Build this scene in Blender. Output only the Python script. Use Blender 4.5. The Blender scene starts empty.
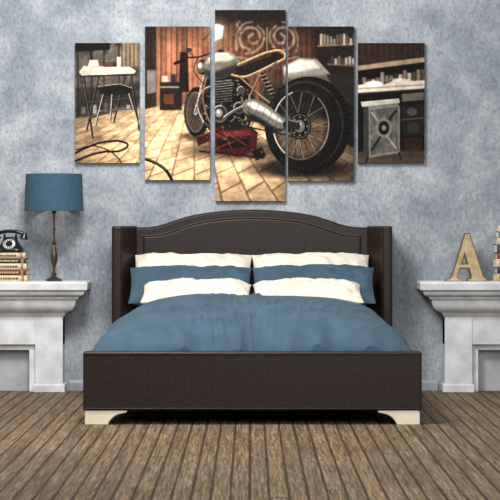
import bpy, bmesh, math, random
import numpy as np
from mathutils import Vector, Matrix, noise

random.seed(4); rng=np.random.RandomState(7)
S=bpy.context.scene
try:
    S.view_settings.view_transform='Standard'
except Exception: pass

CAMY=-12.4; CAMZ=1.0
def sc(y): return 2050.0/(y-CAMY)          # pixels per metre on a plane at depth y (survey of the photo)
def X(px,y=0): return (px-250)/sc(y)
def Z(py,y=0): return CAMZ-(py-225)/sc(y)

def lin(c):
    o=[]
    for v in c[:3]:
        v=v/255.0
        o.append(v/12.92 if v<=0.04045 else ((v+0.055)/1.055)**2.4)
    return (o[0],o[1],o[2],1.0)

# ------------------------------------------------------------ materials
def mat(name,c1,c2=None,rough=0.6,scale=20,bump=0.0,bscale=None,metal=0.0,stretch=(1,1,1),detail=6,sheen=0.0,spec=0.5,contrast=(0.35,0.65),bdist=0.004):
    m=bpy.data.materials.new(name); m.use_nodes=True
    nt=m.node_tree; b=nt.nodes['Principled BSDF']
    b.inputs['Roughness'].default_value=rough; b.inputs['Metallic'].default_value=metal
    b.inputs['Specular IOR Level'].default_value=spec
    if sheen: b.inputs['Sheen Weight'].default_value=sheen
    tc=nt.nodes.new('ShaderNodeTexCoord'); mp=nt.nodes.new('ShaderNodeMapping')
    mp.inputs['Scale'].default_value=stretch
    nt.links.new(tc.outputs['Object'],mp.inputs['Vector'])
    n=nt.nodes.new('ShaderNodeTexNoise'); n.inputs['Scale'].default_value=scale; n.inputs['Detail'].default_value=detail
    nt.links.new(mp.outputs[0],n.inputs['Vector'])
    r=nt.nodes.new('ShaderNodeValToRGB')
    r.color_ramp.elements[0].position=contrast[0]; r.color_ramp.elements[1].position=contrast[1]
    r.color_ramp.elements[0].color=lin(c1); r.color_ramp.elements[1].color=lin(c2 or c1)
    nt.links.new(n.outputs[0],r.inputs[0]); nt.links.new(r.outputs[0],b.inputs['Base Color'])
    if bump:
        n2=nt.nodes.new('ShaderNodeTexNoise'); n2.inputs['Scale'].default_value=bscale or scale*3; n2.inputs['Detail'].default_value=4
        nt.links.new(mp.outputs[0],n2.inputs['Vector'])
        bp=nt.nodes.new('ShaderNodeBump'); bp.inputs['Strength'].default_value=bump; bp.inputs['Distance'].default_value=bdist
        nt.links.new(n2.outputs[0],bp.inputs['Height']); nt.links.new(bp.outputs[0],b.inputs['Normal'])
    return m

def wall_material():
    m=bpy.data.materials.new('blue_grey_plaster'); m.use_nodes=True
    nt=m.node_tree; N=nt.nodes; L=nt.links; b=N['Principled BSDF']; b.inputs['Roughness'].default_value=0.85
    b.inputs['Specular IOR Level'].default_value=0.2
    tc=N.new('ShaderNodeTexCoord')
    def nz(scale,detail,rough,dist=0.0,st=(1,1,1),loc=(0,0,0)):
        mp=N.new('ShaderNodeMapping'); mp.inputs['Scale'].default_value=st; mp.inputs['Location'].default_value=loc
        L.new(tc.outputs['Object'],mp.inputs['Vector'])
        n=N.new('ShaderNodeTexNoise'); n.inputs['Scale'].default_value=scale; n.inputs['Detail'].default_value=detail
        n.inputs['Roughness'].default_value=rough; n.inputs['Distortion'].default_value=dist
        L.new(mp.outputs[0],n.inputs['Vector']); return n.outputs[0]
    def ramp(src,stops):
        r=N.new('ShaderNodeValToRGB'); e=r.color_ramp.elements
        while len(e)<len(stops): e.new(0.5)
        for i,(p,c) in enumerate(stops):
            e[i].position=p; e[i].color=lin(c) if len(c)==3 else c
        L.new(src,r.inputs[0]); return r.outputs[0]
    def mix(f,a,c,mode='MIX'):
        x=N.new('ShaderNodeMix'); x.data_type='RGBA'; x.blend_type=mode
        if isinstance(f,float): x.inputs[0].default_value=f
        else: L.new(f,x.inputs[0])
        L.new(a,x.inputs[6])
        if isinstance(c,tuple): x.inputs[7].default_value=c
        else: L.new(c,x.inputs[7])
        return x.outputs[2]
    base=ramp(nz(1.0,5,0.6,0.3),[(0.36,(122,129,138)),(0.5,(146,152,160)),(0.64,(176,181,186))])
    mid=ramp(nz(2.6,10,0.7,0.25,(1,1,0.8)),[(0.38,(100,108,119)),(0.5,(145,152,160)),(0.62,(188,192,196))])
    c=mix(0.5,base,mid)
    s=ramp(nz(2.0,13,0.82,0.3,(1,1,0.7),(4,0,2)),[(0.51,(0,0,0)),(0.62,(200,200,200))])
    c=mix(s,c,lin((184,188,192)))
    d=ramp(nz(1.7,13,0.82,0.3,(1,1,0.9),(9,0,5)),[(0.52,(0,0,0)),(0.66,(205,205,205))])
    c=mix(d,c,lin((102,110,121)))
    v=ramp(nz(7,12,0.85,0.8,(2.2,1,0.5),(1,0,7)),[(0.58,(0,0,0)),(0.68,(150,150,150))])
    c=mix(v,c,lin((196,200,203)))
    h=ramp(nz(4,12,0.75,1.0,(1.5,1,0.8),(6,0,3)),[(0.485,(0,0,0)),(0.5,(160,160,160)),(0.515,(0,0,0))])
    c=mix(h,c,lin((104,112,123)))
    f=ramp(nz(60,5,0.65,0,(1,1,0.6)),[(0.35,(200,200,200)),(0.55,(255,255,255))])
    c=mix(0.7,c,f,'MULTIPLY')
    L.new(c,b.inputs['Base Color'])
    bp=N.new('ShaderNodeBump'); bp.inputs['Strength'].default_value=0.3; bp.inputs['Distance'].default_value=0.01
    L.new(nz(12,10,0.7,0.3),bp.inputs['Height']); L.new(bp.outputs[0],b.inputs['Normal'])
    return m

def floor_material():
    m=bpy.data.materials.new('weathered_planks'); m.use_nodes=True
    nt=m.node_tree; N=nt.nodes; L=nt.links; b=N['Principled BSDF']; b.inputs['Roughness'].default_value=0.68
    b.inputs['Specular IOR Level'].default_value=0.2
    tc=N.new('ShaderNodeTexCoord'); sp=N.new('ShaderNodeSeparateXYZ'); L.new(tc.outputs['Object'],sp.inputs[0])
    def M(op,a,b_=None,c_=None):
        n=N.new('ShaderNodeMath'); n.operation=op
        for i,v in enumerate((a,b_,c_)):
            if v is None: continue
            if isinstance(v,(int,float)): n.inputs[i].default_value=v
            else: L.new(v,n.inputs[i])
        return n.outputs[0]
    u=M('DIVIDE',sp.outputs[0],0.072)
    idx=M('FLOOR',u); fr=M('FRACT',u)
    wn=N.new('ShaderNodeTexWhiteNoise'); wn.noise_dimensions='1D'; L.new(idx,wn.inputs['W'])
    v=M('ADD',M('DIVIDE',sp.outputs[1],4.5),M('MULTIPLY',wn.outputs[0],7.3))
    vi=M('FLOOR',v); vf=M('FRACT',v)
    wn2=N.new('ShaderNodeTexWhiteNoise'); wn2.noise_dimensions='2D'
    cb=N.new('ShaderNodeCombineXYZ'); L.new(idx,cb.inputs[0]); L.new(vi,cb.inputs[1]); L.new(cb.outputs[0],wn2.inputs['Vector'])
    def grain(sx,sy,det):
        g=N.new('ShaderNodeCombineXYZ'); L.new(M('MULTIPLY',sp.outputs[0],sx),g.inputs[0]); L.new(M('MULTIPLY',sp.outputs[1],sy),g.inputs[1]); L.new(M('MULTIPLY',wn2.outputs[0],30),g.inputs[2])
        n1=N.new('ShaderNodeTexNoise'); n1.inputs['Scale'].default_value=1.0; n1.inputs['Detail'].default_value=det; n1.inputs['Roughness'].default_value=0.7; n1.inputs['Distortion'].default_value=0.2
        L.new(g.outputs[0],n1.inputs['Vector']); return n1.outputs[0]
    g1=grain(85,2.4,7); g2=grain(210,7,4)
    gm=M('ADD',M('MULTIPLY',g1,0.5),M('MULTIPLY',g2,0.5))
    r=N.new('ShaderNodeValToRGB'); e=r.color_ramp.elements; e.new(0.5)
    for i,(p,c) in enumerate([(0.37,(62,49,36)),(0.5,(114,94,70)),(0.63,(166,145,116))]):
        e[i].position=p; e[i].color=lin(c)
    L.new(gm,r.inputs[0])
    tint=M('ADD',M('MULTIPLY',wn2.outputs[0],0.26),0.74)
    gapx=M('MINIMUM',fr,M('SUBTRACT',1.0,fr))
    gx=N.new('ShaderNodeMapRange'); gx.inputs['From Min'].default_value=0.02; gx.inputs['From Max'].default_value=0.12
    L.new(gapx,gx.inputs[0])
    gapy=M('MINIMUM',vf,M('SUBTRACT',1.0,vf))
    gy=N.new('ShaderNodeMapRange'); gy.inputs['From Min'].default_value=0.0005; gy.inputs['From Max'].default_value=0.0016
    L.new(gapy,gy.inputs[0])
    gap=M('MULTIPLY',gx.outputs[0],gy.outputs[0])
    n3=N.new('ShaderNodeTexNoise'); n3.inputs['Scale'].default_value=1.6; n3.inputs['Detail'].default_value=6
    L.new(tc.outputs['Object'],n3.inputs['Vector'])
    tint=M('MULTIPLY',tint,M('ADD',M('MULTIPLY',n3.outputs[0],0.5),0.75))
    k=M('MULTIPLY',tint,M('ADD',M('MULTIPLY',gap,0.78),0.22))
    x=N.new('ShaderNodeMix'); x.data_type='RGBA'; x.blend_type='MULTIPLY'; x.inputs[0].default_value=1.0
    L.new(r.outputs[0],x.inputs[6]); L.new(k,x.inputs[7]); L.new(x.outputs[2],b.inputs['Base Color'])
    bp=N.new('ShaderNodeBump'); bp.inputs['Strength'].default_value=0.5; bp.inputs['Distance'].default_value=0.005
    L.new(M('ADD',gap,M('MULTIPLY',gm,0.5)),bp.inputs['Height']); L.new(bp.outputs[0],b.inputs['Normal'])
    return m

M_leather=mat('brown_leather',(29,20,17),(42,31,26),rough=0.45,scale=60,bump=0.25,bscale=240,detail=4,spec=0.3,bdist=0.002)
M_leather2=mat('brown_leather_panel',(26,18,15),(39,28,24),rough=0.45,scale=50,bump=0.25,bscale=240,detail=5,spec=0.3,bdist=0.002)
M_cream_leg=mat('cream_lacquer',(222,209,184),(234,223,202),rough=0.4,scale=8)
M_pipe=mat('brown_piping',(58,42,33),(72,54,42),rough=0.5,scale=80)
M_blue=mat('slate_blue_cotton',(55,76,90),(63,87,103),rough=0.8,scale=6,bump=0.12,bscale=300,sheen=0.05,spec=0.2)
M_cream=mat('ivory_cotton',(206,200,184),(218,212,197),rough=0.85,scale=8,bump=0.12,bscale=260,spec=0.2)
M_matt=mat('mattress_ticking',(200,196,186),(215,211,200),rough=0.9,scale=10)
M_stone=mat('white_marble_plaster',(190,192,195),(220,221,222),rough=0.6,scale=9,bump=0.3,bscale=30,detail=9,spec=0.3)
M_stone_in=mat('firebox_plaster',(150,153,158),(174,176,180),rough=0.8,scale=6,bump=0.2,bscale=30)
M_shade=mat('blue_lampshade_fabric',(42,70,88),(51,82,101),rough=0.85,scale=120,bump=0.3,bscale=400,stretch=(1,1,0.3))
M_shade_in=mat('shade_lining',(210,205,190),rough=0.8)
M_black=mat('black_bakelite',(12,12,13),(20,20,21),rough=0.22,scale=5)
M_iron=mat('aged_bronze',(66,55,43),(90,75,57),rough=0.4,scale=30,metal=0.6)
M_chrome=mat('nickel',(190,190,190),(210,210,210),rough=0.25,metal=1.0)
M_dial=mat('dial_card',(225,222,214),rough=0.5)
M_gold=mat('antique_gold',(84,66,44),(108,86,58),rough=0.5,scale=25,metal=0.1)
M_goldface=mat('aged_cream_face',(160,138,102),(184,164,126),rough=0.6,scale=30)
M_base=mat('painted_baseboard',(140,146,154),(156,162,169),rough=0.5,scale=6)
M_page=mat('book_pages',(204,193,166),(222,213,190),rough=0.9,scale=8,stretch=(1,1,60))

# ------------------------------------------------------------ mesh helpers
def obj(name,verts,faces,m,smooth=False,bevel=0,seg=2,parent=None):
    me=bpy.data.meshes.new(name); me.from_pydata([tuple(v) for v in verts],[],faces); me.update()
    bm=bmesh.new(); bm.from_mesh(me); bmesh.ops.recalc_face_normals(bm,faces=bm.faces); bm.to_mesh(me); bm.free()
    o=bpy.data.objects.new(name,me); S.collection.objects.link(o)
    if m: me.materials.append(m)
    if smooth: me.polygons.foreach_set('use_smooth',[True]*len(me.polygons))
    if bevel:
        b=o.modifiers.new('bevel','BEVEL'); b.width=bevel; b.segments=seg; b.limit_method='ANGLE'; b.angle_limit=math.radians(35)
    if parent: o.parent=parent
    return o
def box(name,x0,x1,y0,y1,z0,z1,m,bevel=0.0,parent=None,seg=2):
    v=[(x,y,z) for x in (x0,x1) for y in (y0,y1) for z in (z0,z1)]
    f=[(0,1,3,2),(4,6,7,5),(0,4,5,1),(2,3,7,6),(0,2,6,4),(1,5,7,3)]
    return obj(name,v,f,m,bevel=bevel,parent=parent,seg=seg)
def prism(name,pts,y0,y1,m,bevel=0,parent=None,seg=2):
    n=len(pts)
    v=[(x,y0,z) for x,z in pts]+[(x,y1,z) for x,z in pts]
    f=[tuple(range(n)),tuple(range(2*n-1,n-1,-1))]+[(i,(i+1)%n,(i+1)%n+n,i+n) for i in range(n)]
    return obj(name,v,f,m,bevel=bevel,parent=parent,seg=seg)
def prism_z(name,pts,z0,z1,m,bevel=0,parent=None,seg=2):
    n=len(pts)
    v=[(x,y,z0) for x,y in pts]+[(x,y,z1) for x,y in pts]
    f=[tuple(range(n)),tuple(range(2*n-1,n-1,-1))]+[(i,(i+1)%n,(i+1)%n+n,i+n) for i in range(n)]
    return obj(name,v,f,m,bevel=bevel,parent=parent,seg=seg)
def lathe(name,prof,cx,cy,m,seg=48,parent=None,cap=True,smooth=True):
    v=[];f=[]
    for r,z in prof:
        for i in range(seg):
            a=2*math.pi*i/seg; v.append((cx+r*math.cos(a),cy+r*math.sin(a),z))
    for j in range(len(prof)-1):
        for i in range(seg):
            k=(i+1)%seg
            f.append((j*seg+i,j*seg+k,(j+1)*seg+k,(j+1)*seg+i))
    if cap:
        f.append(tuple(range(seg))); f.append(tuple(range((len(prof)-1)*seg,len(prof)*seg)))
    o=obj(name,v,f,m,smooth=smooth,parent=parent)
    if smooth:
        e=o.modifiers.new('es','EDGE_SPLIT'); e.split_angle=math.radians(40)
    return o
def tube(name,pts,r,m,parent=None,cyc=False,res=4):
    cu=bpy.data.curves.new(name,'CURVE'); cu.dimensions='3D'; cu.bevel_depth=r; cu.bevel_resolution=res; cu.use_fill_caps=True
    s=cu.splines.new('POLY'); s.points.add(len(pts)-1); s.use_cyclic_u=cyc
    for p,q in zip(s.points,pts): p.co=(q[0],q[1],q[2],1)
    tmp=bpy.data.objects.new(name+'_c',cu); S.collection.objects.link(tmp)
    dg=bpy.context.evaluated_depsgraph_get(); me=bpy.data.meshes.new_from_object(tmp.evaluated_get(dg))
    bpy.data.objects.remove(tmp); o=bpy.data.objects.new(name,me); S.collection.objects.link(o)
    me.materials.clear(); me.materials.append(m); me.polygons.foreach_set('use_smooth',[True]*len(me.polygons))
    if parent: o.parent=parent
    return o
def empty(name):
    e=bpy.data.objects.new(name,None); S.collection.objects.link(e); return e

# ------------------------------------------------------------ room shell
obj('wall_back',[(-4.5,0,0),(4.5,0,0),(4.5,0,3.0),(-4.5,0,3.0),(-4.5,0.15,0),(4.5,0.15,0),(4.5,0.15,3.0),(-4.5,0.15,3.0)],
    [(0,1,2,3),(4,7,6,5),(0,4,5,1),(3,2,6,7),(0,3,7,4),(1,5,6,2)],wall_material())
obj('floor',[(-4.5,-13.5,0),(4.5,-13.5,0),(4.5,0.15,0),(-4.5,0.15,0),(-4.5,-13.5,-.1),(4.5,-13.5,-.1),(4.5,0.15,-.1),(-4.5,0.15,-.1)],
    [(0,1,2,3),(4,7,6,5),(0,4,5,1),(3,2,6,7),(0,3,7,4),(1,5,6,2)],floor_material())
def baseboard(name,x0,x1):
    p=[(0,0),(-0.018,0),(-0.018,0.045),(-0.012,0.055),(-0.008,0.062),(0,0.065)]
    v=[(x,y,z) for x in (x0,x1) for y,z in p]; n=len(p)
    f=[tuple(range(n)),tuple(range(2*n-1,n-1,-1))]+[(i,(i+1)%n,(i+1)%n+n,i+n) for i in range(n)]
    return obj(name,v,f,M_base)
LB=(-2.30,-1.12); RB=(1.165,2.345)
baseboard('baseboard_back',LB[1]+0.03,RB[0]-0.03)
baseboard('baseboard_left',-4.5,LB[0]-0.03); baseboard('baseboard_right',RB[1]+0.03,4.5)

# ------------------------------------------------------------ fireplace mantels
def ring_loft(name,x0,x1,y1,levels,m,parent):
    v=[];f=[]
    for z,o in levels:
        v+=[(x0-o,-0.001,z),(x0-o,y1-o,z),(x1+o,y1-o,z),(x1+o,-0.001,z)]
    for j in range(len(levels)-1):
        for i in range(4):
            k=(i+1)%4; f.append((j*4+i,j*4+k,(j+1)*4+k,(j+1)*4+i))
    f.append((0,1,2,3)); n=(len(levels)-1)*4; f.append((n,n+1,n+2,n+3))
    return obj(name,v,f,m,bevel=0.0025,parent=parent)
def cove(z0,o0,z1,o1,n=6,convex=False):
    out=[]
    for i in range(n+1):
        a=i/n*math.pi/2
        if convex: out.append((z0+(z1-z0)*math.sin(a),o1+(o0-o1)*math.cos(a)))
        else: out.append((z0+(z1-z0)*(1-math.cos(a)),o0+(o1-o0)*math.sin(a)))
    return out
def mantel(x0,x1):
    e=empty('fireplace_mantel')
    fy=-0.13
    lv=[(0.285,0.0),(0.455,0.0),(0.458,0.010),(0.470,0.014),(0.478,0.020)]
    lv+=cove(0.480,0.024,0.560,0.085,10)+[(0.560,0.100),(0.575,0.100)]
    lv+=[(0.576,0.112)]+cove(0.578,0.112,0.606,0.140,5)+[(0.610,0.150)]
    ring_loft('frieze_crown',x0,x1,fy,lv,M_stone,e)
    ring_loft('shelf_slab',x0,x1,fy,[(0.6101,0.150),(0.616,0.158),(0.655,0.160),(0.665,0.153)],M_stone,e)
    pw=0.165
    for k,(a,b) in enumerate(((x0,x0+pw),(x1-pw,x1))):
        ring_loft(f'pilaster_{k+1}',a,b,fy-0.006,[(0.052,0),(0.285,0),(0.440,0),(0.446,-0.004)],M_stone,e)
        ring_loft(f'plinth_{k+1}',a,b,fy-0.006,[(0.0,0.012),(0.042,0.012),(0.052,0.002)],M_stone,e)
    box('firebox_back',x0+pw,x1-pw,-0.03,-0.001,0.0,0.285,M_stone_in,0,e)
    box('slip_left',x0+pw,x0+pw+0.04,fy+0.03,-0.03,0.0,0.285,M_stone,0.003,e)
    box('slip_right',x1-pw-0.04,x1-pw,fy+0.03,-0.03,0.0,0.285,M_stone,0.003,e)
    box('slip_top',x0+pw+0.04,x1-pw-0.04,fy+0.03,-0.03,0.25,0.285,M_stone,0.003,e)
mantel(*LB); mantel(*RB)
MT=0.665

# ------------------------------------------------------------ bed
BX=0.012
bed=empty('bed')
half=[(0.700,0.985),(0.64,0.985),(0.585,0.990),(0.53,1.003),(0.47,1.025),(0.41,1.045),(0.35,1.060),(0.27,1.074),(0.18,1.084),(0.09,1.090),(0,1.092)]
def smooth_half(pts,n=40):
    xs=np.array([p[0] for p in pts])[::-1]; zs=np.array([p[1] for p in pts])[::-1]
    q=np.linspace(0,xs[-1],n); z=np.interp(q,xs,zs)
    for _ in range(3):
        z[1:-1]=(z[:-2]+2*z[1:-1]+z[2:])/4
    return list(zip(q,z))
h=smooth_half(half)
top=[(-x,z) for x,z in h[::-1]]+[(x,z) for x,z in h[1:]]
prism('headboard',[(BX+x,z) for x,z in top]+[(BX+0.70,0.07),(BX-0.70,0.07)],-0.125,-0.02,M_leather,0.012,bed,3)
inner=[(x*0.93,z-0.052) for x,z in top]
prism('headboard_field',[(BX+x,z) for x,z in inner]+[(BX+0.65,0.50),(BX-0.65,0.50)],-0.140,-0.11,M_leather2,0.010,bed,3)
tube('headboard_piping',[(BX+x*0.935,-0.1405,z-0.047) for x,z in top],0.0026,M_pipe,bed)
tube('headboard_top_welt',[(BX+x,-0.122,z-0.004) for x,z in top],0.005,M_leather,bed)
for s_,nm in ((-1,'wing_left'),(1,'wing_right')):
    pl=[(BX+s_*0.828,-0.02),(BX+s_*0.828,-0.30),(BX+s_*0.818,-0.315),(BX+s_*0.775,-0.315),(BX+s_*0.762,-0.30),(BX+s_*0.690,-0.125),(BX+s_*0.690,-0.02)]
    prism_z(nm,pl,0.07,0.994,M_leather,0.010,bed,3)
    for off in (0.820,0.770):
        tube(nm+'_welt',[(BX+s_*off,-0.3165,0.08),(BX+s_*off,-0.3165,0.985)],0.0026,M_leather,bed)
FY=-2.15
for s_,nm in ((-1,'side_rail_left'),(1,'side_rail_right')):
    a,b=sorted((BX+s_*0.79,BX+s_*0.842))
    box(nm,a,b,FY+0.09,-0.32,0.075,0.345,M_leather,0.012,bed,3)
box('footboard',BX-0.8475,BX+0.8475,FY,FY+0.085,0.072,0.366,M_leather,0.010,bed,3)
for zz in (0.356,0.082):
    tube('footboard_welt',[(BX-0.84,FY-0.001,zz),(BX+0.84,FY-0.001,zz)],0.003,M_leather,bed)
def foot(sx,yf,yb,nm):
    o=[(0.838,0.0),(0.838,0.058),(0.832,0.071),(0.628,0.071),(0.628,0.062),(0.645,0.058),(0.672,0.052),(0.695,0.040),(0.712,0.022),(0.722,0.006),(0.722,0.0)]
    prism(nm,[(BX+sx*x,z) for x,z in o],yf,yb,M_cream_leg,0.004,bed)
for sx,nm in ((-1,'foot_front_left'),(1,'foot_front_right')):
    foot(sx,FY+0.004,FY+0.06,nm)
    xo=BX+sx*0.838; xi=BX+sx*0.79
    prof=[(FY+0.06,0.0),(FY+0.06,0.071),(FY+0.21,0.071),(FY+0.19,0.060),(FY+0.14,0.045),(FY+0.115,0.02),(FY+0.11,0.0)]
    v=[(xo,y,z) for y,z in prof]+[(xi,y,z) for y,z in prof]; n=len(prof)
    obj(nm+'_return',v,[tuple(range(n)),tuple(range(2*n-1,n-1,-1))]+[(i,(i+1)%n,(i+1)%n+n,i+n) for i in range(n)],M_cream_leg,bevel=0.003,parent=bed)
    box('foot_back_'+nm[-5:].strip('_'),*sorted((BX+sx*0.76,BX+sx*0.82)),-0.14,-0.05,0.0,0.071,M_cream_leg,0.004,bed)
box('bed_base',BX-0.79,BX+0.79,FY+0.085,-0.145,0.10,0.28,M_leather,0.0,bed)
box('mattress',BX-0.70,BX+0.70,-1.93,-0.145,0.281,0.405,M_matt,0.04,bed,4)
box('mattress_topper',BX-0.69,BX+0.69,-1.0,-0.145,0.4055,0.515,M_matt,0.04,bed,4)

# ------------------------------------------------------------ duvet
def duvet():
    NX,NY=340,300
    y0,y1=-0.835,-2.055
    v=[]
    for j in range(NY+1):
        s=j/NY
        sp=math.sin(s*math.pi/2)
        yy=y0+(y1-y0)*sp
        w=0.725+0.085*min(1,sp*1.05)
        fy=(max(0.0,1-sp**4.0))**(1/2.0)
        for i in range(NX+1):
            a=-1+2*i/NX; t=math.sin(a*math.pi/2)
            ft=(max(0.0,1-abs(t)**4.5))**(1/2.6)
            ztop=0.604-0.045*sp+0.010*math.sin(sp*5)
            zb=0.335
            k=ft*fy
            z=zb+(ztop-zb)*k
            x=w*t
            p=Vector((x*1.8+0.6*yy,yy*1.4,0.3)); d=noise.noise(p)*0.026
            wx=x+0.10*noise.noise(Vector((x*2,yy*2,5))); wy=yy+0.10*noise.noise(Vector((x*2,yy*2,15)))
            c=math.tanh(x*3)
            q=Vector((wx*3.6+c*wy*3.2,wy*1.2-c*wx*1.0,2.0))
            r=1-abs(noise.noise(q))*3.6
            msk=0.5+0.9*noise.noise(Vector((x*1.7+3,yy*1.7,8)))
            d+=0.032*max(0,r)**1.7*max(0.1,min(1,msk+0.15))
            q1=Vector((wx*3.4-c*wy*5.0,wy*2.4+c*wx*2,4.0)); r=1-abs(noise.noise(q1))*4.0
            d+=0.018*max(0,r)**1.7*max(0.05,min(1,1.0-msk))
            q2=Vector((wx*11+wy*5,wy*9-wx*4,7.0)); d+=0.0018*(1-abs(noise.noise(q2))*2)
            g=(1-k)
            lean=0.018*math.sin(x*18+5*noise.noise(Vector((x*3,z*2,1))))+0.006*math.sin(x*47+2)
            bl=max(0,min(1,(sp-0.70)/0.15))
            yo=yy+lean*min(1,g*2.5)*bl
            xo=x+(0.008*math.sin(yy*26+4*noise.noise(Vector((yy*3,0,9))))*min(1,(1-ft)*2))
            e=min(1,s*4.0); e=e*e*(3-2*e)
            z+=(d-0.010)*(0.5+0.5*k)*(0.12+0.88*e)
            if s<0.02: z-=(0.02-s)/0.02*0.035
            v.append((BX+max(-0.835,min(0.835,xo)),max(yo,-2.062),max(z,0.30)))
    f=[]
    for j in range(NY):
        for i in range(NX):
            a=j*(NX+1)+i; f.append((a,a+1,a+NX+2,a+NX+1))
    o=obj('duvet',v,f,M_blue,smooth=True)
    sm=o.modifiers.new('solid','SOLIDIFY'); sm.thickness=0.012; sm.offset=-1
duvet()

# ------------------------------------------------------------ pillows
def pillow(cx,cy,cz,w,hh,th,tilt,m,seed,rotz=0):
    n=72; v=[];f=[]
    def P(u,vv,sd):
        px=u*w/2*(0.965+0.035*vv*vv); py=vv*hh/2*(0.93+0.07*u*u)
        t=th/2*((1-abs(u)**3.2)**0.55)*((1-abs(vv)**2.6)**0.6)
        nz=noise.noise(Vector((u*2.5+seed,vv*1.8,sd*2)))*0.012+0.012*(1-2.6*abs(noise.noise(Vector((u*3.5+seed+vv,vv*2.6-u,sd)))))
        nz+=0.003*(1-2*abs(noise.noise(Vector((u*11+seed,vv*6,sd)))))
        return (px,py,sd*(t+nz*min(1,t/(th*0.25))))
    for sd in (1,-1):
        for j in range(n+1):
            for i in range(n+1):
                u=math.sin((-1+2*i/n)*math.pi/2); vv=math.sin((-1+2*j/n)*math.pi/2)
                v.append(P(u,vv,sd))
    N=(n+1)*(n+1)
    for sd in (0,1):
        for j in range(n):
            for i in range(n):
                a=sd*N+j*(n+1)+i; f.append((a,a+1,a+n+2,a+n+1))
    me=bpy.data.meshes.new('pillow'); me.from_pydata(v,[],f)
    bm=bmesh.new(); bm.from_mesh(me); bmesh.ops.remove_doubles(bm,verts=bm.verts,dist=0.0004)
    bmesh.ops.recalc_face_normals(bm,faces=bm.faces); bm.to_mesh(me); bm.free()
    me.polygons.foreach_set('use_smooth',[True]*len(me.polygons)); me.materials.append(m)
    o=bpy.data.objects.new('pillow',me); S.collection.objects.link(o)
    o.location=(cx,cy,cz); o.rotation_euler=(math.radians(tilt),0,math.radians(rotz))
for s_,k in ((-1,0),(1,1)):
    pillow(BX+s_*0.352,-0.305,0.700,0.70,0.36,0.15,42,M_cream,1+k*7,s_*1.5)
    pillow(BX+s_*0.358,-0.47,0.648,0.715,0.34,0.14,36,M_blue,3+k*5,-s_*1)
    pillow(BX+s_*0.318,-0.685,0.608,0.625,0.30,0.12,18,M_cream,5+k*4,s_*1.0)

# ------------------------------------------------------------ table lamp
lamp=empty('table_lamp'); lx,ly=-1.170,-0.16
z0=MT
pr=[(0.0,z0),(0.048,z0),(0.050,z0+0.006),(0.046,z0+0.012),(0.034,z0+0.017),(0.018,z0+0.024),(0.012,z0+0.034),(0.016,z0+0.040),(0.016,z0+0.046),(0.008,z0+0.054),
    (0.007,z0+0.075),(0.011,z0+0.095),(0.019,z0+0.120),(0.022,z0+0.140),(0.020,z0+0.165),(0.013,z0+0.195),(0.008,z0+0.215),(0.013,z0+0.222),(0.014,z0+0.230),(0.007,z0+0.238),
    (0.006,z0+0.300),(0.009,z0+0.310),(0.006,z0+0.320),(0.006,z0+0.400),(0.014,z0+0.405),(0.014,z0+0.450),(0.001,z0+0.455)]
lathe('lamp_base',pr,lx,ly,M_iron,40,lamp,cap=False)
sb,st_=Z(211,ly),Z(174,ly)
lathe('lamp_shade',[(0.176,sb),(0.176,sb+0.004),(0.168,st_-0.004),(0.168,st_),(0.165,st_),(0.173,sb),(0.176,sb)],lx,ly,M_shade,64,lamp,cap=False)
lathe('shade_lining',[(0.1725,sb+0.002),(0.1645,st_-0.002)],lx,ly,M_shade_in,64,lamp,cap=False)
lathe('shade_trim_bottom',[(0.1765,sb),(0.1775,sb+0.003),(0.1765,sb+0.007)],lx,ly,M_shade,64,lamp,cap=False)
for a in range(3):
    t=a*2.094+0.4; tube('shade_spoke',[(lx,ly,st_-0.02),(lx+0.166*math.cos(t),ly+0.166*math.sin(t),st_-0.012)],0.002,M_chrome,lamp)
tube('harp_rod',[(lx,ly,z0+0.44),(lx,ly,st_+0.008)],0.003,M_chrome,lamp)
lathe('bulb',[(0.012,z0+0.45),(0.028,z0+0.49),(0.030,z0+0.51),(0.020,z0+0.535),(0.001,z0+0.545)],lx,ly,M_dial,24,lamp,cap=False)

# ------------------------------------------------------------ books
def book(parent,cx,cy,z,w,d,t,col,rot,lab=None):
    m=mat('book_cloth',col,tuple(min(255,int(c*1.15)) for c in col),rough=0.7,scale=60,bump=0.1,bscale=300)
    e=empty('book'); e.parent=parent; e.location=(cx,cy,z); e.rotation_euler=(0,0,math.radians(rot))
    c=0.0028
    box('cover_bottom',-w/2,w/2,-d/2,d/2,0,c,m,0.001,e)
    box('cover_top',-w/2,w/2,-d/2,d/2,t-c,t,m,0.001,e)
    n=8; pts=[(-d/2+0.002,0)]+[(-d/2-0.006*math.sin(i/n*math.pi),t*i/n) for i in range(n+1)]+[(-d/2+0.002,t)]
    v=[(-w/2,y,zz) for y,zz in pts]+[(w/2,y,zz) for y,zz in pts]; k=len(pts)
    obj('spine',v,[tuple(range(k)),tuple(range(2*k-1,k-1,-1))]+[(i,(i+1)%k,(i+1)%k+k,i+k) for i in range(k)],m,parent=e)
    box('pages',-w/2+0.004,w/2-0.004,-d/2+0.003,d/2-0.004,c,t-c,M_page,0,e)
    if lab:
        ml=mat('book_label',lab,rough=0.6)
        r=random.Random(int(w*1e4+t*1e5)); x=-w*0.30
        while x<w*0.22:
            L=r.uniform(0.006,0.018)
            box('spine_lettering',x,x+L,-d/2-0.0068,-d/2-0.004,t*0.34,t*0.66,ml,0,e); x+=L+0.004
        for q in (-0.40,0.36,0.40):
            box('spine_band',w*q-0.002,w*q+0.002,-d/2-0.0068,-d/2+0.001,t*0.06,t*0.94,ml,0,e)
def stack(cx,cy,specs):
    e=empty('book_stack'); z=MT
    for (w,d,t,col,rot,dx,lab) in specs:
        book(e,cx+dx,cy,z,w,d,t,col,rot,lab); z+=t+0.0004
    return z
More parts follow.
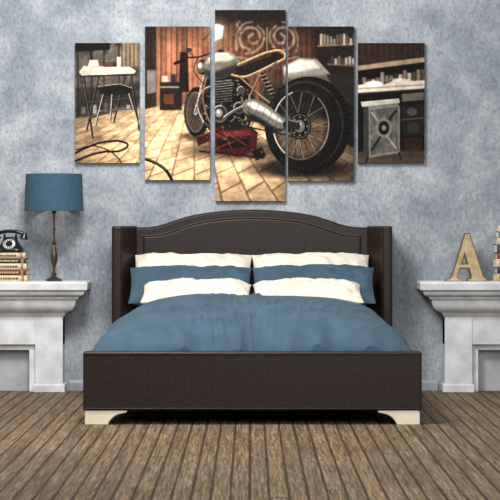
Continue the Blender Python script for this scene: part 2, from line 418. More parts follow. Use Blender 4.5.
zt=stack(-1.430,-0.165,[(0.215,0.17,0.036,(186,172,140),1,0.0,(90,50,35)),(0.205,0.165,0.034,(92,34,28),-2,0.004,(180,155,104)),
     (0.215,0.165,0.036,(190,178,148),1,-0.004,(60,46,36)),(0.205,0.16,0.030,(40,36,36),-1,0.004,(180,160,120)),(0.19,0.155,0.032,(180,164,128),2,0.0,(100,50,34))])
stack(1.565,-0.165,[(0.215,0.17,0.046,(172,152,116),1,0.0,(70,40,28)),(0.205,0.165,0.040,(40,46,58),-1,0.004,(190,170,130)),
     (0.21,0.165,0.046,(186,178,160),1,-0.002,(130,52,38)),(0.20,0.16,0.036,(104,52,38),-2,0.003,(200,180,134)),(0.205,0.16,0.050,(54,56,58),1,0.0,(180,180,176)),
     (0.195,0.155,0.040,(174,168,156),-1,0.002,(60,60,60)),(0.19,0.15,0.036,(82,96,106),2,0.003,(200,196,180)),(0.18,0.145,0.034,(196,188,170),0,0.002,(100,70,44))])

# ------------------------------------------------------------ rotary telephone
ph=empty('rotary_telephone'); px,py,pz=-1.432,-0.165,zt
for fx in (-0.06,0.06):
    for fyy in (-0.045,0.045):
        lathe('rubber_foot',[(0.008,pz),(0.008,pz+0.005)],px+fx,py+fyy,M_black,12,ph)
def body_loft():
    lv=[(0.004,0.078,0.066,0),(0.012,0.082,0.070,0),(0.022,0.080,0.067,0),(0.040,0.066,0.054,0.006),(0.060,0.050,0.042,0.014),(0.078,0.042,0.034,0.018),(0.088,0.044,0.030,0.018),(0.094,0.040,0.026,0.018)]
    n=40; v=[];f=[]
    for z,a,b,oy in lv:
        for i in range(n):
            t=2*math.pi*i/n; c,s=math.cos(t),math.sin(t); e=0.5
            v.append((px+a*math.copysign(abs(c)**e,c),py+oy+b*math.copysign(abs(s)**e,s),pz+z))
    for j in range(len(lv)-1):
        for i in range(n):
            k=(i+1)%n; f.append((j*n+i,j*n+k,(j+1)*n+k,(j+1)*n+i))
    f.append(tuple(range(n))); f.append(tuple(range((len(lv)-1)*n,len(lv)*n)))
    obj('phone_body',v,f,M_black,smooth=True,parent=ph)
body_loft()
for sx in (-1,1):
    box('cradle_prong',px+sx*0.034-0.006,px+sx*0.034+0.006,py+0.002,py+0.034,pz+0.090,pz+0.112,M_black,0.004,ph)
tube('handset_grip',[(px+0.085*math.sin(a),py+0.018,pz+0.098+0.030*math.cos(a)) for a in np.linspace(-1.25,1.25,20)],0.011,M_black,ph,res=6)
for sx in (-1,1):
    o=lathe('handset_cup',[(0.002,0.014),(0.014,0.012),(0.017,0.0),(0.024,-0.012),(0.025,-0.022),(0.018,-0.026),(0.001,-0.027)],0,0,M_black,28,ph,cap=False)
    o.location=(px+sx*0.083,py+0.018,pz+0.104); o.rotation_euler=(0,sx*math.radians(10),0)
de=empty('dial'); de.parent=ph; de.location=(px,py-0.040,pz+0.047); de.rotation_euler=(math.radians(52),0,0)
lathe('dial_rim',[(0.001,0.0),(0.038,0.0),(0.040,0.004),(0.038,0.009),(0.001,0.009)],0,0,M_chrome,40,de,cap=False)
lathe('dial_card',[(0.001,0.0095),(0.034,0.0095)],0,0,M_dial,40,de,cap=False)
lathe('finger_wheel',[(0.001,0.012),(0.021,0.012),(0.021,0.0095)],0,0,M_black,40,de,cap=False)
for i in range(10):
    a=math.radians(60+i*28); lathe('finger_hole',[(0.0048,0.0096),(0.0048,0.0108),(0.0005,0.0108)],0.028*math.cos(a),0.028*math.sin(a),M_black,14,de,cap=False)

# ------------------------------------------------------------ letter A
def letter():
    e=empty('decorative_letter_a'); yc=-0.16
    x0=X(445,yc); W=X(487,yc)-x0; H=Z(233,yc)-MT
    def q(u,v): return (x0+u*W,MT+v*H)
    parts={
     'thin_stroke':[(0.13,0.04),(0.27,0.04),(0.56,0.82),(0.46,1.0),(0.44,0.93)],
     'thick_stroke':[(0.46,1.0),(0.58,1.0),(0.94,0.04),(0.62,0.04),(0.38,0.78)],
     'crossbar':[(0.24,0.26),(0.68,0.26),(0.65,0.37),(0.28,0.37)],
     'serif_left':[(0.0,0.0),(0.42,0.0),(0.42,0.045),(0.31,0.06),(0.27,0.10),(0.14,0.10),(0.11,0.06),(0.0,0.045)],
     'serif_right':[(0.52,0.0),(1.0,0.0),(1.0,0.045),(0.96,0.06),(0.92,0.10),(0.62,0.10),(0.59,0.06),(0.52,0.045)]}
    for i,(k,p) in enumerate(parts.items()):
        prism(k,[q(*a) for a in p],yc-0.026-0.0004*i,yc+0.028,M_gold,0.0015,e)
    faces={'thin_face':[(0.155,0.06),(0.25,0.06),(0.53,0.82),(0.47,0.95)],
     'thick_face':[(0.475,0.975),(0.565,0.975),(0.905,0.06),(0.65,0.06),(0.405,0.78)],
     'crossbar_face':[(0.25,0.285),(0.66,0.285),(0.64,0.345),(0.28,0.345)],
     'serif_left_face':[(0.02,0.01),(0.40,0.01),(0.40,0.035),(0.30,0.045),(0.26,0.09),(0.155,0.09),(0.12,0.045),(0.02,0.035)],
     'serif_right_face':[(0.54,0.01),(0.98,0.01),(0.98,0.035),(0.94,0.045),(0.905,0.09),(0.64,0.09),(0.60,0.045),(0.54,0.035)]}
    for i,(k,p) in enumerate(faces.items()):
        prism(k,[q(*a) for a in p],yc-0.030-0.0003*i,yc-0.025,M_goldface,0,e)
letter()

# ------------------------------------------------------------ canvas prints (painted garage scene)
SS=3; PX0,PY0,PX1,PY1=74,9,426,202
Wd=(PX1-PX0)*SS; Hd=(PY1-PY0)*SS
img=np.zeros((Hd,Wd,3)); 
gy,gx=np.mgrid[0:Hd,0:Wd]; GX=PX0+(gx+0.5)/SS; GY=PY0+(gy+0.5)/SS
def vnoise(sx,sy,seed=0,oct=3):
    out=np.zeros((Hd,Wd)); amp=1; tot=0
    r=np.random.RandomState(seed)
    for o in range(oct):
        nx=int((PX1-PX0)/sx)+3; ny=int((PY1-PY0)/sy)+3; g=r.rand(ny,nx)
        fx=(GX-PX0)/sx; fyy=(GY-PY0)/sy; ix=fx.astype(int); iy=fyy.astype(int); ax=fx-ix; ay=fyy-iy
        ax=ax*ax*(3-2*ax); ay=ay*ay*(3-2*ay)
        out+=amp*((g[iy,ix]*(1-ax)+g[iy,ix+1]*ax)*(1-ay)+(g[iy+1,ix]*(1-ax)+g[iy+1,ix+1]*ax)*ay); tot+=amp
        amp*=0.5; sx=max(sx/2,0.6); sy=max(sy/2,0.6)
    return out/tot
def blend(mask,col,sl=None):
    if sl is None: sl=(slice(None),slice(None))
    img[sl]=img[sl]*(1-mask[...,None])+np.array(col,float)*mask[...,None]
def crop(x0,y0,x1,y1,pad=3):
    a=max(0,int((x0-pad-PX0)*SS)); b=min(Wd,int((x1+pad-PX0)*SS)+1); c=max(0,int((y0-pad-PY0)*SS)); d=min(Hd,int((y1+pad-PY0)*SS)+1)
    return (slice(c,max(c,d)),slice(a,max(a,b)))
def segd(x,y,a,b):
    dx,dy=b[0]-a[0],b[1]-a[1]; L=dx*dx+dy*dy+1e-9
    t=np.clip(((x-a[0])*dx+(y-a[1])*dy)/L,0,1); return np.hypot(x-a[0]-t*dx,y-a[1]-t*dy)
def poly(p,col,al=1.0,soft=0.7):
    sl=crop(min(a[0] for a in p)-soft,min(a[1] for a in p)-soft,max(a[0] for a in p)+soft,max(a[1] for a in p)+soft); x=GX[sl];y=GY[sl]
    if x.size==0: return
    ins=np.zeros(x.shape,bool); d=np.full(x.shape,1e9)
    for i in range(len(p)):
        a=p[i];b=p[(i+1)%len(p)]; d=np.minimum(d,segd(x,y,a,b))
        if a[1]!=b[1]:
            c=((a[1]>y)!=(b[1]>y))&(x<(b[0]-a[0])*(y-a[1])/(b[1]-a[1])+a[0]); ins^=c
    sd=np.where(ins,-d,d); blend(np.clip(0.5-sd/soft,0,1)*al,col,sl)
def line(p,w,col,al=1.0,soft=0.6):
    sl=crop(min(a[0] for a in p)-w-soft,min(a[1] for a in p)-w-soft,max(a[0] for a in p)+w+soft,max(a[1] for a in p)+w+soft); x=GX[sl];y=GY[sl]
    if x.size==0: return
    d=np.full(x.shape,1e9)
    for a,b in zip(p[:-1],p[1:]): d=np.minimum(d,segd(x,y,a,b))
    blend(np.clip(0.5-(d-w/2)/soft,0,1)*al,col,sl)
def spl(p,n=8):
    out=[]; q=[p[0]]+list(p)+[p[-1]]
    for i in range(1,len(q)-2):
        for k in range(n):
            t=k/n; o=[]
            for c in (0,1):
                a,b,cc,d=q[i-1][c],q[i][c],q[i+1][c],q[i+2][c]
                o.append(0.5*((2*b)+(-a+cc)*t+(2*a-5*b+4*cc-d)*t*t+(-a+3*b-3*cc+d)*t**3))
            out.append(tuple(o))
    out.append(p[-1]); return out
def ell(cx,cy,rx,ry,col,al=1.0,rot=0,soft=0.7,inner=None):
    R=max(rx,ry)+soft; sl=crop(cx-R,cy-R,cx+R,cy+R); x=GX[sl]-cx;y=GY[sl]-cy
    c,s=math.cos(rot),math.sin(rot); u=(x*c+y*s); v=(-x*s+y*c)
    r=np.sqrt((u/rx)**2+(v/ry)**2)+1e-9; sd=(r-1)*min(rx,ry)
    m=np.clip(0.5-sd/soft,0,1)
    if inner:
        r2=np.sqrt((u/inner[0])**2+(v/inner[1])**2); m=m*np.clip(0.5+(r2-1)*min(inner)/soft,0,1)
    blend(m*al,col,sl)
def arc(cx,cy,rx,ry,t0,t1,w,col,al=1.0,soft=0.8,n=40):
    line([(cx+rx*math.cos(t),cy+ry*math.sin(t)) for t in np.linspace(t0,t1,n)],w,col,al,soft)
def blur(n):
    global img
    for _ in range(n):
        p=np.pad(img,((1,1),(1,1),(0,0)),'edge')
        img=(p[:-2,1:-1]+2*p[1:-1,1:-1]+p[2:,1:-1])/4
        p=np.pad(img,((1,1),(1,1),(0,0)),'edge')
        img=(p[1:-1,:-2]+2*p[1:-1,1:-1]+p[1:-1,2:])/4

# wooden wall
r_=np.random.RandomState(3).rand(200); pk=np.floor(GX/5.2).astype(int); tone=r_[pk%200]
grain=vnoise(1.2,40,5,3)
w_=np.stack([116+62*tone+58*(grain-.5),66+38*tone+36*(grain-.5),42+28*tone+26*(grain-.5)],-1)
fall=np.clip((GY+6)/52,0.32,1.05)*np.clip(1.2-abs(GX-195)/165,0.36,1.15)
img[:]=w_*fall[...,None]
blend((np.abs((GX/5.2)%1-0.5)>0.42)*0.65,(26,15,11))
blend((GX>228)*(GY<110)*np.clip(vnoise(12,9,61,4)*2-0.85,0,1)*0.5,(28,18,15))
# left dark zone
poly([(70,5),(146,5),(146,118),(70,124)],(96,88,79))
blend((GX<146)*(GY<118)*np.clip(vnoise(6,12,11,4)*2.2-1.0,0,1)*0.8,(192,180,162))
blend((GX<146)*(GY<118)*np.clip(vnoise(8,7,17,4)*2.4-1.2,0,1)*0.9,(26,23,22))
for xx in (78,92,104,119,131,143): line([(xx,40),(xx,118)],1.4,(30,26,25),0.8)
poly([(74,40),(110,40),(110,50),(74,52)],(22,20,20)); poly([(121,42),(141,42),(141,66),(121,68)],(158,134,106),0.9)
for k in range(5): line([(122+k*4,43),(122+k*4,67)],1.0,(86,62,44))
poly([(76,88),(146,84),(146,116),(76,122)],(36,30,27),0.7,4)
for k in range(12):
    x=76+k*5.6; c=[40,120,70,170,30,90][k%6]; hh_=4+(k*7)%6; poly([(x,112-hh_),(x+4,112-hh_),(x+4,114),(x,114)],(c+8,c,c-8),0.8,1.2)
# right dark zone
poly([(318,5),(430,5),(430,165),(352,160),(318,110)],(28,22,19),1,6)
# floor tiles
fl=np.interp(GX,[74,145,215,262,300,354,426],[119,107,103,107,122,148,158])
yy=np.maximum(GY-78,4.0); dep=900/yy; lat=(GX-250)*dep/60
a_=0.5; U=(lat*math.cos(a_)+dep*1.7*math.sin(a_))/3.0; V=(-lat*math.sin(a_)+dep*1.7*math.cos(a_))/3.0
V2=V+0.5*(np.floor(U)%2)
tl=np.random.RandomState(9).rand(64,64)[(np.floor(U).astype(int))%64,(np.floor(V2).astype(int))%64]
br=0.86+0.26*tl+0.40*(vnoise(8,4,21,5)-0.5)
lightf=np.clip(1.15-((GX-195)/170)**2*0.5,0.5,1.15)*np.clip(1.08-np.abs(GY-145)/170,0.75,1.1)
fc=np.stack([224*br,180*br,132*br],-1)*lightf[...,None]
du=0.5-np.abs(U%1-0.5); dv=0.5-np.abs(V2%1-0.5); gl=np.clip(1-np.minimum(du,dv)/0.06,0,1)*0.55
fc=fc*(1-gl[...,None])
fm=np.clip((GY-fl)/3+0.5,0,1)
img[:]=img*(1-fm[...,None])+fc*fm[...,None]
blend(fm*np.clip((GX-275)/60,0,1)*0.45,(44,32,25)); blend(fm*np.clip((115-GX)/50,0,1)*0.35,(60,50,42))
blend(fm*np.clip((vnoise(14,6,41,4)-0.54)*4,0,1)*0.32,(92,68,46))
# panel 2 background
poly([(144,20),(157,20),(157,106),(144,110)],(30,22,20),0.8); line([(157,20),(157,106)],1.2,(160,124,90),0.8)
poly([(147,70),(156,70),(156,92),(147,94)],(140,136,128),0.8)
poly([(160,82),(182,82),(182,110),(160,110)],(40,30,26)); line([(161,87),(181,87)],1.6,(160,148,130)); poly([(164,94),(174,94),(174,104),(164,104)],(112,54,34))
poly([(162,76),(168,76),(168,82),(162,82)],(204,194,174)); poly([(171,74),(176,74),(176,82),(171,82)],(36,44,58))
poly([(180,52),(188,52),(189,92),(179,92)],(24,17,16),0.9)
poly([(205,5),(356,5),(356,20),(205,23)],(30,20,17),0.75,4)
poly([(209,34),(216,24),(224,26),(222,38),(213,42)],(236,226,202),1,1.5); line([(203,40),(212,32)],1.6,(30,28,28))
ell(216,33,14,14,(240,214,160),0.25,soft=12)
# painted emblem
for off,sg in ((0,1),(34,-1)):
    for q,wd in (([(250,50),(242,46),(240,36),(247,28),(256,29),(260,36),(256,43),(250,42),(249,37),(253,34)],2.6),([(246,54),(256,51),(263,43),(264,33),(258,26)],2.0),([(238,52),(236,42),(238,32),(244,24),(252,22)],1.5),([(241,30),(237,25),(240,21)],1.4)):
        pts=[(x if sg>0 else 534-x,y) for x,y in q]
        line(spl(pts),wd,(192,176,158),0.55,1.4)
line(spl([(236,57),(252,59),(267,55),(282,59),(298,57)]),1.6,(192,176,158),0.45); line([(267,28),(267,52)],1.8,(192,176,158),0.45)
for k in range(45):
    x=234+rng.rand()*66; y=22+rng.rand()*38; ell(x,y,rng.uniform(1,3),rng.uniform(1,2.5),(60,36,27),0.5,soft=1.5)
# pale vehicle behind
poly([(284,66),(300,58),(318,59),(332,68),(338,88),(284,92)],(134,129,123),1,2)
poly([(284,67),(300,59),(314,61),(320,68),(284,74)],(210,206,198),0.9,3); poly([(284,78),(336,74),(338,92),(284,98)],(74,69,65),0.85,5)
poly([(262,84),(340,84),(344,110),(262,110)],(44,38,34),0.85,6)
# shelf panel 4
poly([(318,24),(358,24),(358,84),(336,80),(318,60)],(34,26,23)); line([(318,46),(358,44)],1.8,(132,104,78)); line([(328,64),(358,66)],1.5,(120,94,70))
rq=np.random.RandomState(20)
for k in range(11):
    c=rq.choice([60,90,130,170]); x=320+k*3.3; hh_=rq.uniform(5,12); poly([(x,45-hh_),(x+2.6,45-hh_),(x+2.6,45),(x,45)],(c+rq.randint(-5,25),c-5,c-18),0.9)
for k in range(7):
    c=rq.choice([70,110,170]); x=331+k*3.5; hh_=rq.uniform(4,9); poly([(x,64.5-hh_),(x+2.8,64.5-hh_),(x+2.8,64.5),(x,64.5)],(c,c-8,c-18),0.9)
poly([(326,74),(358,76),(358,110),(340,98)],(40,33,30))
# panel 5
poly([(356,38),(428,38),(428,64),(356,64)],(58,38,28)); 
for xx in range(360,428,6): line([(xx,40),(xx,58)],0.8,(26,17,14))
poly([(356,66),(428,57),(428,62),(356,71)],(170,144,114)); poly([(356,71),(428,62),(428,84),(356,86)],(16,13,12))
for k in range(15):
    c=rq.choice([50,80,130,160,190]); x=358+k*4.5; hh_=rq.uniform(4,12); poly([(x,84-k*.25-hh_),(x+3.8,84-k*.25-hh_),(x+3.8,84-k*.25),(x,84-k*.25)],(c+rq.randint(-5,20),c-8,c-20),0.9)
poly([(356,85),(428,80),(428,89),(356,94)],(214,206,192)); line([(356,89),(428,84.5)],1.2,(130,118,104),0.8); line([(356,94),(428,89)],1.5,(44,34,29))
ell(374,84,9,3.0,(240,236,226),soft=1.5); ell(400,81,11,2.6,(220,212,198),soft=1.5); line([(384,84),(392,80)],1.4,(60,50,44))
poly([(356,96),(428,90),(428,158),(356,158)],(17,14,13))
poly([(402,94),(424,92),(424,100),(402,102)],(106,98,90)); poly([(402,106),(424,104),(424,134),(402,136)],(34,29,28)); line([(402,120),(424,118)],1.0,(100,92,84))
ell(412,112,5,4,(82,76,72),soft=1.5); ell(413,128,6,5,(56,52,50),soft=1.5); poly([(404,138),(422,137),(422,150),(404,152)],(60,30,23))
poly([(352,152),(428,150),(428,170),(352,170)],(84,68,54),0.85,3)
blur(3)
# metal box
poly([(364,105),(397,102),(400,107),(400,153),(369,158),(364,151)],(122,120,117)); poly([(364,105),(369,108),(369,158),(364,151)],(56,55,54)); poly([(370,110),(398,107),(398,151),(371,155)],(80,79,78),0.95)
blend(((GX>370)&(GX<398)&(GY>109)&(GY<154))*np.clip(vnoise(5,8,51,4)*1.8-0.75,0,1)*0.55,(176,174,170))
line(spl([(372,113),(380,124),(384,132),(396,148)]),2.0,(176,174,168),0.7,1.2); line(spl([(396,111),(388,122),(382,134),(372,150)]),2.4,(24,24,24),0.85,1.2)
ell(384,128,8.0,9.5,(130,128,124),0.9,soft=1.5); ell(384,128,5.5,7,(28,27,27)); ell(384,128,2,2.6,(140,138,134))
poly([(361,102),(399,98.5),(400,103),(362,107)],(190,188,183)); line([(368,157),(366,163)],2,(30,28,27)); line([(399,153),(401,159)],2,(30,28,27))
# ---- panel 1
poly([(79,72),(84,66),(130,67),(136,71),(134,74),(82,76)],(204,196,184)); line([(80,76.5),(135,74.5)],1.6,(36,32,30))
poly([(88,66),(90,60),(98,60),(99,66)],(224,218,206)); poly([(104,67),(105,62),(112,62),(113,67)],(104,62,44)); poly([(117,67),(117,57),(121,57),(121,67)],(206,198,184))
line([(92,60),(90,51),(96,48)],1.1,(20,20,20))
for p in ([(84,77),(93,138)],[(99,77),(87,130)],[(131,75),(139,130)],[(125,76),(114,122)],[(88,102),(134,98)],[(90,118),(118,110)]): line(p,1.8,(20,18,18)); line([(a-0.6,b) for a,b in p],0.5,(180,174,166),0.6)
poly([(97,87),(120,84),(133,88),(131,94),(102,96)],(28,25,25)); line([(98,86.5),(120,84),(132,88)],0.8,(190,184,174),0.8)
for p in ([(103,95),(95,127)],[(129,94),(138,124)],[(112,95),(110,122)],[(100,111),(134,109)]): line(p,1.4,(170,165,158)); line([(a+0.9,b) for a,b in p],0.8,(24,22,22))
line(spl([(72,155),(84,149),(100,143),(118,141),(128,145),(120,151),(104,152),(88,156),(74,162)]),2.0,(22,19,18))
line(spl([(76,150),(92,146),(108,150),(118,158),(122,164)]),1.2,(34,30,28))
line(spl([(143,158),(156,163),(166,170),(172,180),(175,186)]),3.0,(20,18,18)); line(spl([(143,157.3),(156,162.3),(166,169.3)]),0.7,(120,110,100))
# ---- motorcycle shadows
ell(240,150,58,10,(36,24,18),0.7,soft=8); ell(197,136,17,5,(40,26,19),0.7,soft=4); ell(300,168,50,10,(18,13,11),0.85,soft=6)
# front wheel
ell(197,112,13,25,(18,16,16)); ell(195.5,112,9.2,20.5,(84,62,46)); ell(195.5,112,9.2,20.5,(96,92,88),1,inner=(8.2,18.9))
for k in range(16):
    t=k*math.pi/8; line([(195.5,112),(195.5+8*math.cos(t),112+19*math.sin(t))],0.45,(24,21,20),0.9)
ell(195.5,112,4.2,6.5,(52,49,47)); ell(195.5,112,2.0,3,(160,156,150)); arc(197,112,12,24,2.2,4.2,1.0,(96,90,86),0.6)
line([(195,112),(202,86),(208,60)],2.8,(78,74,70)); line([(194.4,112),(201.2,86),(207.2,60)],0.8,(220,214,204),0.85); line([(200,113),(207,86),(213,62)],1.8,(30,27,26))
# headlamp, bars
ell(203,67,6.2,7.6,(20,18,18)); ell(201,67,4.2,5.8,(92,86,78)); ell(200,65.5,1.8,2.6,(236,228,210),soft=1.5)
line(spl([(178,63),(186,58),(198,57),(212,53),(221,51)]),1.6,(24,22,22)); line([(175,63.5),(184,60)],3.0,(18,16,16)); ell(189,50,3,2.2,(48,46,45)); line([(189.5,52),(194,57)],1,(48,46,45)); line(spl([(198,58),(194,70),(202,82),(210,88)]),0.9,(16,15,15))
# engine
poly(spl([(205,80),(222,74),(242,74),(252,90),(254,112),(244,134),(222,136),(206,126),(202,104),(205,80)]),(17,15,14))
rr=np.random.RandomState(12)
for k in range(170):
    x=rr.uniform(205,250); y=rr.uniform(80,131); c=rr.choice([8,18,36,60,90,130,180]); 
    if rr.rand()<0.5: ell(x,y,rr.uniform(0.5,1.7),rr.uniform(0.4,1.4),(c,c-3,c-7),0.8)
    else:
        t=rr.uniform(0,3.1); L=rr.uniform(1,5); line([(x,y),(x+L*math.cos(t),y+L*math.sin(t))],rr.uniform(0.4,1.0),(c,c-3,c-7),0.8)
for k in range(9): line([(214,82+k*2.6),(232,80+k*2.6)],0.9,(130-6*k,127-6*k,122-6*k)); line([(214,83.2+k*2.6),(232,81.2+k*2.6)],0.8,(10,9,9))
ell(220,114,8,9,(78,75,72)); ell(219.5,113.5,6.2,7,(40,38,37)); ell(219,113,3.6,4.2,(130,127,122)); ell(218.4,112,1.3,1.5,(240,236,228)); arc(220,114,7.2,8.2,3.3,4.9,0.9,(220,214,204),0.8)
ell(239,108,6,6.4,(60,58,55)); ell(239,108,3.8,4,(18,16,16)); arc(239,108,5.2,5.6,3.2,5,0.8,(206,200,190),0.8); ell(241,90,4.5,4.2,(64,60,56)); arc(241,90,3.6,3.4,3,5,0.9,(200,194,184),0.8)
line(spl([(212,86),(202,92),(198,106),(204,122),(222,130),(244,120)]),2.6,(66,61,56)); line(spl([(211.4,85.4),(201.4,91.4),(197.4,106),(203.4,122)]),0.8,(226,218,204),0.85); line(spl([(206,80),(203,98),(208,118),(220,134),(244,134),(254,122)]),1.6,(120,96,66))
# tank
poly(spl([(203,66),(207,56),(217,50),(229,51),(238,58),(240,66),(233,74),(220,79),(208,78),(203,66)]),(112,106,98)); 
poly(spl([(206,63),(213,55),(225,53),(235,58),(228,61),(214,62),(206,63)]),(206,200,188),0.85,3); line(spl([(209,59),(217,54),(228,54)]),1.2,(248,245,236),0.85,1.8); poly(spl([(204,69),(216,71),(238,64),(233,75),(219,79),(208,78),(204,69)]),(36,32,29),0.9,4); line([(211,69),(233,64)],0.9,(150,96,48),0.8)
ell(221,51,3.2,1.8,(40,38,37))
# seat & tail loop
poly(spl([(234,70),(242,63),(254,59),(268,53),(278,52),(283,58),(272,65),(256,72),(242,77),(234,70)]),(34,21,15)); line(spl([(240,66),(254,61),(270,55)]),1.2,(108,74,52),0.7,2)
lp=[(232,75),(244,77),(258,72),(272,65),(285,58),(281,51),(268,52.5),(254,58),(238,65)]
line(spl(lp),2.4,(134,102,66)); line(spl([(a-0.2,b-0.7) for a,b in lp]),0.8,(236,208,158),0.85)
for p in ([(240,77),(262,97),(282,112)],[(262,71),(250,96),(246,120)]): line(p,2.2,(98,74,50)); line([(a-0.5,b-0.5) for a,b in p],0.6,(206,176,128),0.8)
line([(276,62),(262,92)],1.4,(70,65,60))
line([(262,74),(284,118)],3.4,(16,14,14)); 
for k in range(11): line([(260.5+k*1.95,76+k*3.6),(265.5+k*1.95,74.4+k*3.6)],1.0,(150,146,140),0.9)
# rear wheel
ell(308,125,43,48.5,(12,10,10),rot=0.08)
for k in range(70):
    t=-1.8+3.6*k/69; c1,s1=math.cos(t),math.sin(t)
    line([(308+42.4*c1,125+47.8*s1),(308+38.0*c1,125+43.6*s1)],0.8,(42,38,36) if k%2 else (5,5,5),0.7)
ell(305,125,38.5,44,(32,29,28),0.8,rot=0.08,soft=2,inner=(36.5,42)); ell(303.5,125,35.5,41,(19,17,17),rot=0.06,soft=2)
arc(305,125,37.5,43,3.3,5.4,1.6,(96,90,86),0.5,3); arc(305,125,38,43.5,-0.6,0.9,1.4,(76,71,68),0.45,3)
ell(301,125,28.5,35,(80,77,74),rot=0.05); ell(301,125,27,33.4,(32,26,23),rot=0.05)
ell(301,129,25,28,(112,84,60),0.85,rot=0.05,soft=6)
poly([(274,92),(300,88),(328,98),(328,118),(273,116)],(26,21,19),0.85,8)
arc(301,125,27.8,34.2,2.2,4.4,1.1,(210,204,194),0.9); arc(301,125,27.8,34.2,-0.9,0.8,0.8,(176,170,162),0.75)
for k in range(40):
    t=k*2*math.pi/40+0.05; t2=t+(0.6 if k%2 else -0.6); line([(300+6*math.cos(t2),126+7*math.sin(t2)),(301+26.6*math.cos(t),125+33*math.sin(t))],0.45,(12,10,10) if k%3 else (156,150,140),0.85)
ell(300,126,11.5,13.5,(18,16,16)); arc(300,126,9.6,11.4,0,6.3,1.2,(86,82,78),0.9); ell(299.5,126,5.4,6.4,(96,92,87)); ell(299,125,2.6,3.2,(206,202,194),soft=1.4); ell(299.5,126,1.5,1.8,(22,20,20))
for k in range(8):
    t=k*math.pi/4; ell(300+7.6*math.cos(t),126+9*math.sin(t),0.8,0.9,(130,126,120))
# swing arm, muffler
poly([(244,111),(250,107),(300,122),(300,130),(248,121)],(34,32,31)); line([(246,109),(298,122)],0.9,(150,146,138),0.8); line([(248,127),(296,137)],1.4,(20,18,18))
mp_=[(242,104),(249,99),(262,102),(276,112),(287,122),(289,130),(281,133),(268,127),(254,118),(244,112),(242,104)]
poly(spl(mp_),(104,101,98)); poly(spl([(247,104),(254,102),(268,110),(282,121),(277,121),(264,113),(252,108),(247,104)]),(232,229,222),0.85,3); poly(spl([(247,112),(262,119),(276,128),(287,129),(272,132),(254,120),(247,112)]),(22,20,20),0.9,3)
for k in range(5): line([(252+k*6.5,100.5+k*4.2),(248+k*6.5,112+k*4.2)],0.7,(60,58,56),0.6)
ell(287,127,3,5.4,(14,13,13),rot=-0.5); line(spl([(224,118),(234,111),(243,107)]),3.2,(76,74,70)); line(spl([(224,117),(234,110),(243,106)]),0.8,(216,212,204),0.85)
# red lift
poly([(210,130),(222,126),(252,127),(258,133),(256,152),(236,157),(212,151)],(70,18,15)); poly([(214,132),(250,130),(253,135),(217,138)],(126,34,26),0.9,1.5)
poly([(217,140),(249,139),(249,147),(220,149)],(20,12,11)); line([(212,150),(238,140),(256,152)],1.6,(112,30,24)); line([(211,129),(256,151)],1.3,(20,11,10)); line([(200,151),(264,158)],2.0,(56,17,14)); line([(222,127),(232,150)],1.0,(150,54,42),0.7)
poly([(196,136),(212,131),(214,139),(198,146)],(70,22,18)); line([(197,136.5),(211,132)],0.8,(156,64,50),0.8)
poly([(252,151),(262,147),(266,156),(256,161)],(20,16,15)); poly([(224,122),(242,122),(242,129),(224,129)],(24,21,20))
for k in range(50):
    x=rr.uniform(204,262); y=rr.uniform(118,156); c=rr.choice([8,16,30,80,130]); ell(x,y,rr.uniform(0.4,1.4),rr.uniform(0.3,1.0),(c+10,c,max(c-4,0)),0.7)
for k in range(26):
    x=rr.uniform(146,256); y=rr.uniform(160,196); ell(x,y,0.7,0.45,(96,70,48),0.6)
# photographic grading
gn=(np.random.RandomState(2).rand(Hd,Wd)-0.5)*10+(vnoise(2,2,31,2)-0.5)*18
img=np.clip(img*(1+0.30*(vnoise(5,5,33,4)-0.5))[...,None]+gn[...,None],0,255)
c=img/255.0
c=np.clip(c*1.10,0,1)**1.14
c=c*(1-0.20*np.clip((np.abs(GX-230)/180)**2.2,0,1))[...,None]
lum=c.mean(-1,keepdims=True); sep=lum*np.array([1.11,1.0,0.85]); c=np.clip(c*0.66+sep*0.34,0,1)
LINC=np.where(c<=0.04045,c/12.92,((c+0.055)/1.055)**2.4)

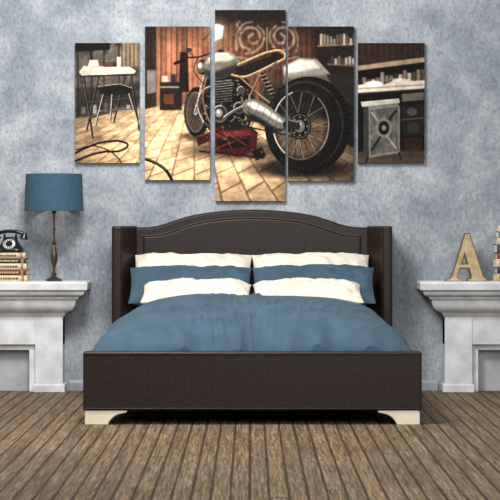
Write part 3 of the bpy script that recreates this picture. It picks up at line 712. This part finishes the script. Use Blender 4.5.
def canvas_mat():
    m=bpy.data.materials.new('printed_canvas'); m.use_nodes=True; nt=m.node_tree; b=nt.nodes['Principled BSDF']
    a=nt.nodes.new('ShaderNodeVertexColor'); a.layer_name='print'
    nt.links.new(a.outputs[0],b.inputs['Base Color']); b.inputs['Roughness'].default_value=0.7; b.inputs['Specular IOR Level'].default_value=0.1
    return m
MC=canvas_mat(); M_edge=mat('canvas_edge',(52,42,36),(70,58,48),rough=0.8)
yF=-0.035
for (a,b_,t,bt) in ((75,139.5,43,163),(145,210,26.5,180),(215,285.5,10,201),(288,354,26.5,181),(358,424.5,43,163)):
    nx=int((b_-a)*SS)+1; ny=int((bt-t)*SS)+1
    U_=np.linspace(a,b_,nx); V_=np.linspace(t,bt,ny)
    xs=(U_-250)/sc(yF); zs=CAMZ-(V_-225)/sc(yF)
    XX,ZZ=np.meshgrid(xs,zs)
    co=np.stack([XX,np.full_like(XX,yF),ZZ],-1).reshape(-1,3)
    I,J=np.meshgrid(np.arange(nx-1),np.arange(ny-1)); A=(J*nx+I).reshape(-1)
    fc_=np.stack([A,A+nx,A+nx+1,A+1],-1)
    x0,x1,zt_,zb_=xs[0],xs[-1],zs[0],zs[-1]; n0=len(co)
    co2=np.array([(x0,yF,zt_),(x1,yF,zt_),(x1,yF,zb_),(x0,yF,zb_),(x0,-0.001,zt_),(x1,-0.001,zt_),(x1,-0.001,zb_),(x0,-0.001,zb_)])
    allv=np.concatenate([co,co2]); extra=[(0,1,5,4),(1,2,6,5),(2,3,7,6),(3,0,4,7),(4,5,6,7)]
    faces=[tuple(int(q) for q in r) for r in fc_]+[tuple(n0+k for k in e) for e in extra]
    me=bpy.data.meshes.new('canvas_print'); me.from_pydata(allv.tolist(),[],faces); me.update()
    me.materials.append(MC); me.materials.append(M_edge)
    mi=np.zeros(len(faces),dtype=np.int32); mi[-5:]=1; me.polygons.foreach_set('material_index',mi)
    ca=me.color_attributes.new('print','FLOAT_COLOR','POINT')
    ui=np.clip(((U_-PX0)*SS).astype(int),0,Wd-1); vi=np.clip(((V_-PY0)*SS).astype(int),0,Hd-1)
    col=LINC[np.ix_(vi,ui)].reshape(-1,3); col=np.concatenate([col,np.full((8,3),0.05)]); col=np.concatenate([col,np.ones((len(col),1))],1)
    ca.data.foreach_set('color',col.astype(np.float32).reshape(-1))
    o=bpy.data.objects.new('canvas_print',me); S.collection.objects.link(o)

# ------------------------------------------------------------ light
w=bpy.data.worlds.new('world'); S.world=w; w.use_nodes=True
w.node_tree.nodes['Background'].inputs[0].default_value=(0.99,0.99,1.0,1); w.node_tree.nodes['Background'].inputs[1].default_value=0.34
def area(name,loc,target,size,power,col=(1,1,1)):
    l=bpy.data.lights.new(name,'AREA'); l.size=size; l.energy=power; l.color=col
    o=bpy.data.objects.new(name,l); S.collection.objects.link(o); o.location=loc
    o.rotation_euler=(Vector(target)-Vector(loc)).to_track_quat('-Z','Y').to_euler()
area('softbox_key',(-0.7,-3.0,3.3),(0,-0.3,0.8),1.1,160,(1,0.985,0.96))
area('softbox_side',(-4.0,-3.4,1.9),(0,-1.2,0.5),1.2,45,(1,0.985,0.97))
area('softbox_fill',(1.0,-6.0,2.4),(0,-0.5,0.9),2.5,105)

cam=bpy.data.cameras.new('camera'); co_=bpy.data.objects.new('camera',cam); S.collection.objects.link(co_)
co_.location=(0,CAMY,CAMZ); co_.rotation_euler=(math.radians(90),0,0)
cam.sensor_width=36; cam.lens=36*2050/500; cam.shift_y=-0.05; cam.clip_end=100
S.camera=co_
